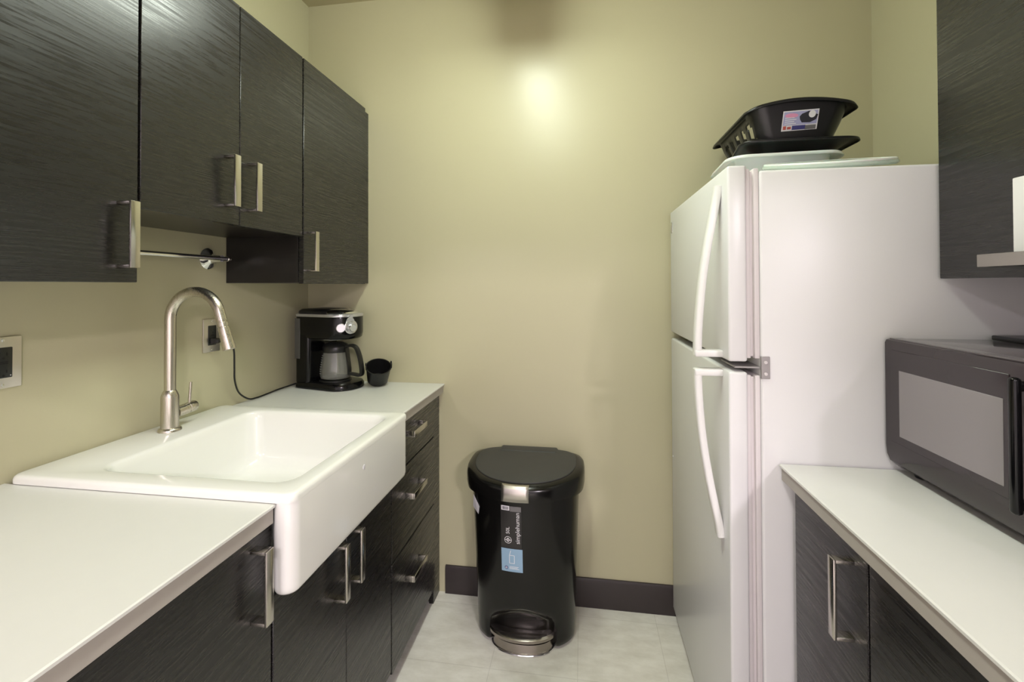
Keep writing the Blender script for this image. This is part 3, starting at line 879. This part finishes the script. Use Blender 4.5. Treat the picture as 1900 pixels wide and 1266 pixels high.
def dish_rack():
    x0, x1, y0, y1 = .516, .822, 1.515, 1.915
    zb = 1.7755
    t = thing('dish_rack', 'black slotted dish rack with a printed label on top of the fridge', 'dish rack', ((x0 + x1) / 2, (y0 + y1) / 2, zb))
    o = Vector(((x0 + x1) / 2, (y0 + y1) / 2, zb))
    H = .107
    def ring(d, z, r=.04, arch=0):
        pts = []
        base = []
        r_ = r
        X0, X1, Y0, Y1 = x0 + d, x1 - d, y0 + d, y1 - d
        nseg = 28; ncor = 6
        cor = [(X1 - r_, Y1 - r_, 0), (X0 + r_, Y1 - r_, 90), (X0 + r_, Y0 + r_, 180), (X1 - r_, Y0 + r_, 270)]
        for k in range(4):
            cx, cy, a0 = cor[k]
            for i in range(ncor + 1):
                a = math.radians(a0 + 90 * i / ncor)
                base.append(Vector((cx + r_ * math.cos(a), cy + r_ * math.sin(a), z)))
            nx = cor[(k + 1) % 4]; a1 = math.radians(nx[2])
            pa = base[-1].copy(); pb = Vector((nx[0] + r_ * math.cos(a1), nx[1] + r_ * math.sin(a1), z))
            for i in range(1, nseg):
                base.append(pa.lerp(pb, i / nseg))
        for p in base:
            q = p - o
            u = (p.x - x0) / (x1 - x0)
            if p.y < y0 + .05 or p.y > y1 - .05:
                q.z += arch * math.sin(PI * max(0, min(1, u))) ** .8
            else:
                q.z += 0
            pts.append(q)
        return pts
    rings = [ring(.058, zb + .002), ring(.050, zb + .0035), ring(.045, zb + .012)]
    for k in range(1, 8):
        f = k / 8; rings.append(ring(.045 - .034 * f, zb + .012 + (H - .012) * f, arch=.024 * f ** 2))
    rings += [ring(.011, zb + H, arch=.024), ring(.004, zb + H + .003, arch=.025), ring(-.006, zb + H + .001, arch=.025), ring(-.009, zb + H - .007, arch=.024)]
    # slots through the two short sides
    def drop(c, f):
        if abs(c.x) < .10 or abs(f.normal.x) < .75: return False
        if not (.022 < c.z < .084): return False
        if f.normal.length and abs(c.y) > .140: return False
        ph = ((c.y + .14) / .056) % 1
        return ph < .50
    s = shell(rings, 'black', 'rack_shell', t, .0032, 45, drop)
    # label on the near long side
    def surf(u, v, off=.0035):
        f = (v - .012) / (H - .012); d = .045 - .034 * f
        return Vector((u - o.x, y0 + d - o.y - off, v))
    def patch(nm, u0, u1, v0, v1, m, par, off, tilt=0):
        bm = bmesh.new()
        bm.faces.new([bm.verts.new(surf(u, v + tilt * (u - u0), off)) for u, v in ((u0, v0), (u1, v0), (u1, v1), (u0, v1))])
        return obj(nm, bm, m, par, 0)
    U0, U1, V0, V1 = .617, .719, .044, .100
    T = .03
    lab = patch('label', U0, U1, V0, V1, 'lab_white', s, .0030, T)
    patch('lilac_field', U0 + .003, U1 - .003, V0 + .016, V1 - .003, 'lab_lilac', lab, .0036, T)
    patch('navy_band', U0 + .030, U0 + .068, V0 + .003, V0 + .015, 'lab_navy', lab, .0036, T)
    patch('barcode_field', U1 - .035, U1 - .004, V0 + .003, V0 + .015, 'lab_grey', lab, .0036, T)
    def dot(nm, uc, vc, ru, rv, m, off, n=24):
        bm = bmesh.new()
        bm.faces.new([bm.verts.new(surf(uc + ru * math.cos(2 * PI * i / n), vc + rv * math.sin(2 * PI * i / n), off)) for i in range(n)])
        return obj(nm, bm, m, lab, 0)
    dot('pink_oval', U0 + .025, V1 - .013, .019, .0062, 'lab_pink', .0042)
    patch('red_mark', U0 + .004, U0 + .013, V0 + .004, V0 + .014, 'lab_red', lab, .0042, T)
    patch('red_print', U0 + .016, U0 + .027, V0 + .005, V0 + .012, 'lab_red', lab, .0042, T)
    for i in range(4):
        patch('print_line', U0 + .007, U0 + .040 - .006 * (i % 2), V0 + .019 + i * .0055, V0 + .0212 + i * .0055, 'lab_white', lab, .0042, T)
    # picture of a black rack holding a plate
    bm = bmesh.new()
    pts = [(.050, .030), (.056, .021), (.080, .020), (.096, .027), (.100, .040), (.090, .044), (.074, .052), (.054, .045), (.048, .038)]
    bm.faces.new([bm.verts.new(surf(U0 + a, V0 + b + T * a, .0042)) for a, b in pts])
    obj('rack_picture', bm, 'darkink', lab, 0)
    dot('plate_picture', U0 + .083, V0 + .045, .010, .010, 'lab_white', .0048)
dish_rack()

def drain_tray():
    x0, x1, y0, y1 = .490, .830, 1.505, 1.935
    z0 = 1.7470
    t = thing('drain_tray', 'black drain tray under the dish rack, resting on the white tub', 'tray', ((x0 + x1) / 2, (y0 + y1) / 2, z0))
    o = Vector(((x0 + x1) / 2, (y0 + y1) / 2, z0))
    def R(d, z, r=.05):                 # plan narrows a little towards the back left
        out = []
        for p in rrect(x0 + d, x1 - d, y0 + d, y1 - d, r, z + z0, 8):
            p.x += .16 * (p.y - y0) * (x1 - p.x) / (x1 - x0)
            out.append(p - o)
        return out
    rings = [R(.115, .0225, .02), R(.094, .0225, .025), R(.086, .006, .03), R(.076, .0025, .033), R(.066, .003, .036), R(.058, .007, .04), R(.020, .0315), R(.012, .036), R(.0, .0375), R(-.005, .035), R(-.006, .029)]
    shell(rings, 'black', 'tray_shell', t, .003)
drain_tray()

def clear_lid():
    t = thing('round_lid', 'round pale clear plastic lid leaning on top of the fridge beside the white tub', 'lid', (.656, 1.360, 1.6610))
    t.rotation_euler = (math.radians(14), math.radians(-1.5), 0)
    t.scale = (1.17, 1.17, 1.17)
    bm = bmesh.new()
    prof = [(.002, .008), (.070, .008), (.095, .007), (.112, .004), (.118, .0), (.128, -.001), (.132, .003), (.130, .008), (.122, .010), (.114, .010), (.098, .0125), (.070, .013), (.002, .013)]
    lathe(bm, prof, 56, True, True)
    obj('lid_disc', bm, 'lidclear', t, 50)
    bm = bmesh.new(); 
    tube(bm, [Vector((.125 * math.cos(2 * PI * i / 56), .125 * math.sin(2 * PI * i / 56), .010)) for i in range(57)], .0032, 8)
    obj('rim_bead', bm, 'tub', t)
clear_lid()

# ------------------------------------------------------------------ right base cabinets and counter
XRD = .490
def right_cab(label, y0, y1, hy):
    t = thing('base_cabinet', label, 'cabinet', (XR, y0, 0), 0, 'dark base cabinets under the right counter')
    o = Vector((XR, y0, 0))
    L = lambda x, y, z: tuple(Vector((x, y, z)) - o)
    obj('carcass', nb(L(XRD + .022, y0 + .001, .085), L(XR - .001, y1 - .001, .868), .0008, 1), 'woodin', t)
    obj('toe_kick', nb(L(XRD + .058, y0 + .001, 0), L(XRD + .075, y1 - .001, .084), .0008, 1), 'woodin', t)
    d = panel('door', L(XRD, y0 + .0015, .085), L(XRD + .019, y1 - .0015, .862), t)
    strap_handle(d, L(XRD, hy, .758), .148, -1, 'Z')
right_cab('dark base cabinet under the right counter next to the fridge', .893, 1.172, .944)
right_cab('dark base cabinet under the right counter, cut off by the frame bottom', .430, .890, .475)
right_cab('dark base cabinet of the right counter outside the photo, beside the camera', -.30, .427, .38)
worktop('white worktop along the right wall carrying the microwave', .466, XR - .001, -.30, 1.194, -1)

# ------------------------------------------------------------------ right wall cupboard
def right_upper():
    X = .81; z0 = 1.355
    t = thing('wall_cupboard', 'dark wall cupboard on the right over the microwave with a horizontal handle', 'cupboard', (XR, 1.194, z0))
    o = Vector((XR, 1.194, z0))
    L = lambda x, y, z: tuple(Vector((x, y, z)) - o)
    obj('carcass', nb(L(X + .022, .602, z0), L(XR - .001, 1.190, UT - .006), .0008, 1), 'woodin', t)
    d = panel('door', L(X, .60, z0 - .002), L(X + .019, 1.190, UT), t)
    strap_handle(d, L(X, .885, 1.3865), .316, -1, 'Y', 'nickel_shaded', .025)
right_upper()
def paper_sheet():
    o = obj('paper_sheet', nb((.8035, .845, 1.381), (.8085, 1.0, 1.540), .0022, 3), 'paper')
    tag(o, 'white sheet standing behind the handle of the right wall cupboard', 'sheet')
paper_sheet()

# ------------------------------------------------------------------ microwave
def microwave():
    X0, X1, Y0, Y1, Z0, Z1 = .695, 1.085, .690, 1.190, .9105, 1.2155
    t = thing('microwave', 'black countertop microwave on the right worktop beside the fridge', 'microwave', (X0, Y0, Z0))
    o = Vector((X0, Y0, Z0))
    L = lambda x, y, z: tuple(Vector((x, y, z)) - o)
    obj('case', nb(L(X0 + .030, Y0 + .003, Z0 + .012), L(X1, Y1 - .003, Z1), .004, 2), 'mwtop', t)
    # door: profile in XZ swept along Y, chin curling in at the bottom
    yd = .835
    prof = [(.030, .014), (.018, .016), (.008, .024), (.002, .040), (.0, .060), (.0, .296), (.003, .302), (.008, .304), (.030, .304)]
    def slab(ya, yb):
        bm = bmesh.new()
        loft(bm, [[Vector((x, y - Y0, z)) for x, z in prof] for y in (ya, yb)])
        return bm
    d = obj('door', slab(yd - .020, Y1), 'mwblack', t, 30)
    # raised frame around the window
    bm = bmesh.new()
    ya, yb, za, zb = .874, 1.168, .985, 1.192
    box(bm, L(X0 - .0022, ya, za), L(X0 + .001, yb, zb), .001, 1)
    obj('door_glass', bm, 'mwblack', d)
    obj('window', nb(L(X0 - .0030, .884, 1.003), L(X0 - .0012, 1.139, 1.149), .0004, 1), 'mwwindow', d)
    bm = bmesh.new()
    box(bm, L(X0 - .024, yd + .003, .975), L(X0 - .010, yd + .017, 1.192), .005, 3)
    box(bm, L(X0 - .018, yd + .005, .982), L(X0 + .002, yd + .015, .998), .002, 2); box(bm, L(X0 - .018, yd + .005, 1.170), L(X0 + .002, yd + .015, 1.186), .002, 2)
    obj('door_handle', bm, 'blackgloss', d)
    p = obj('control_panel', slab(Y0, yd - .023), 'mwblack', t, 30)
    obj('display', nb(L(X0 - .001, Y0 + .02, 1.15), L(X0 + .001, yd - .045, 1.185), .0005, 1), 'screen', p)
    for i in range(4):
        for k in range(3):
            obj('button', nb(L(X0 - .0014, Y0 + .020 + k * .030, 1.02 + i * .030), L(X0 + .001, Y0 + .044 + k * .030, 1.04 + i * .030), .001, 1), 'lab_grey', p)
    for x in (X0 + .05, X1 - .04):
        for y in (Y0 + .04, Y1 - .04):
            bm = bmesh.new(); lathe(bm, [(.014, 0), (.016, .003), (.016, .0125)], 16, True, True, Matrix.Translation(L(x, y, Z0)))
            obj('foot', bm, 'black', t)
    bm = bmesh.new(); box(bm, L(X0 + .008, Y0 + .002, Z1 - .0025), L(X0 + .034, Y1 - .002, Z1 + .0012), .001, 1)
    obj('top_trim', bm, 'mwtop', t)
microwave()
def flat_tray():
    o = obj('flat_tray', nb((.900, .96, 1.2160), (1.080, 1.176, 1.2265), .0025, 2), 'black')
    tag(o, 'thin black slab lying flat on top of the microwave near the fridge', 'tray')
flat_tray()
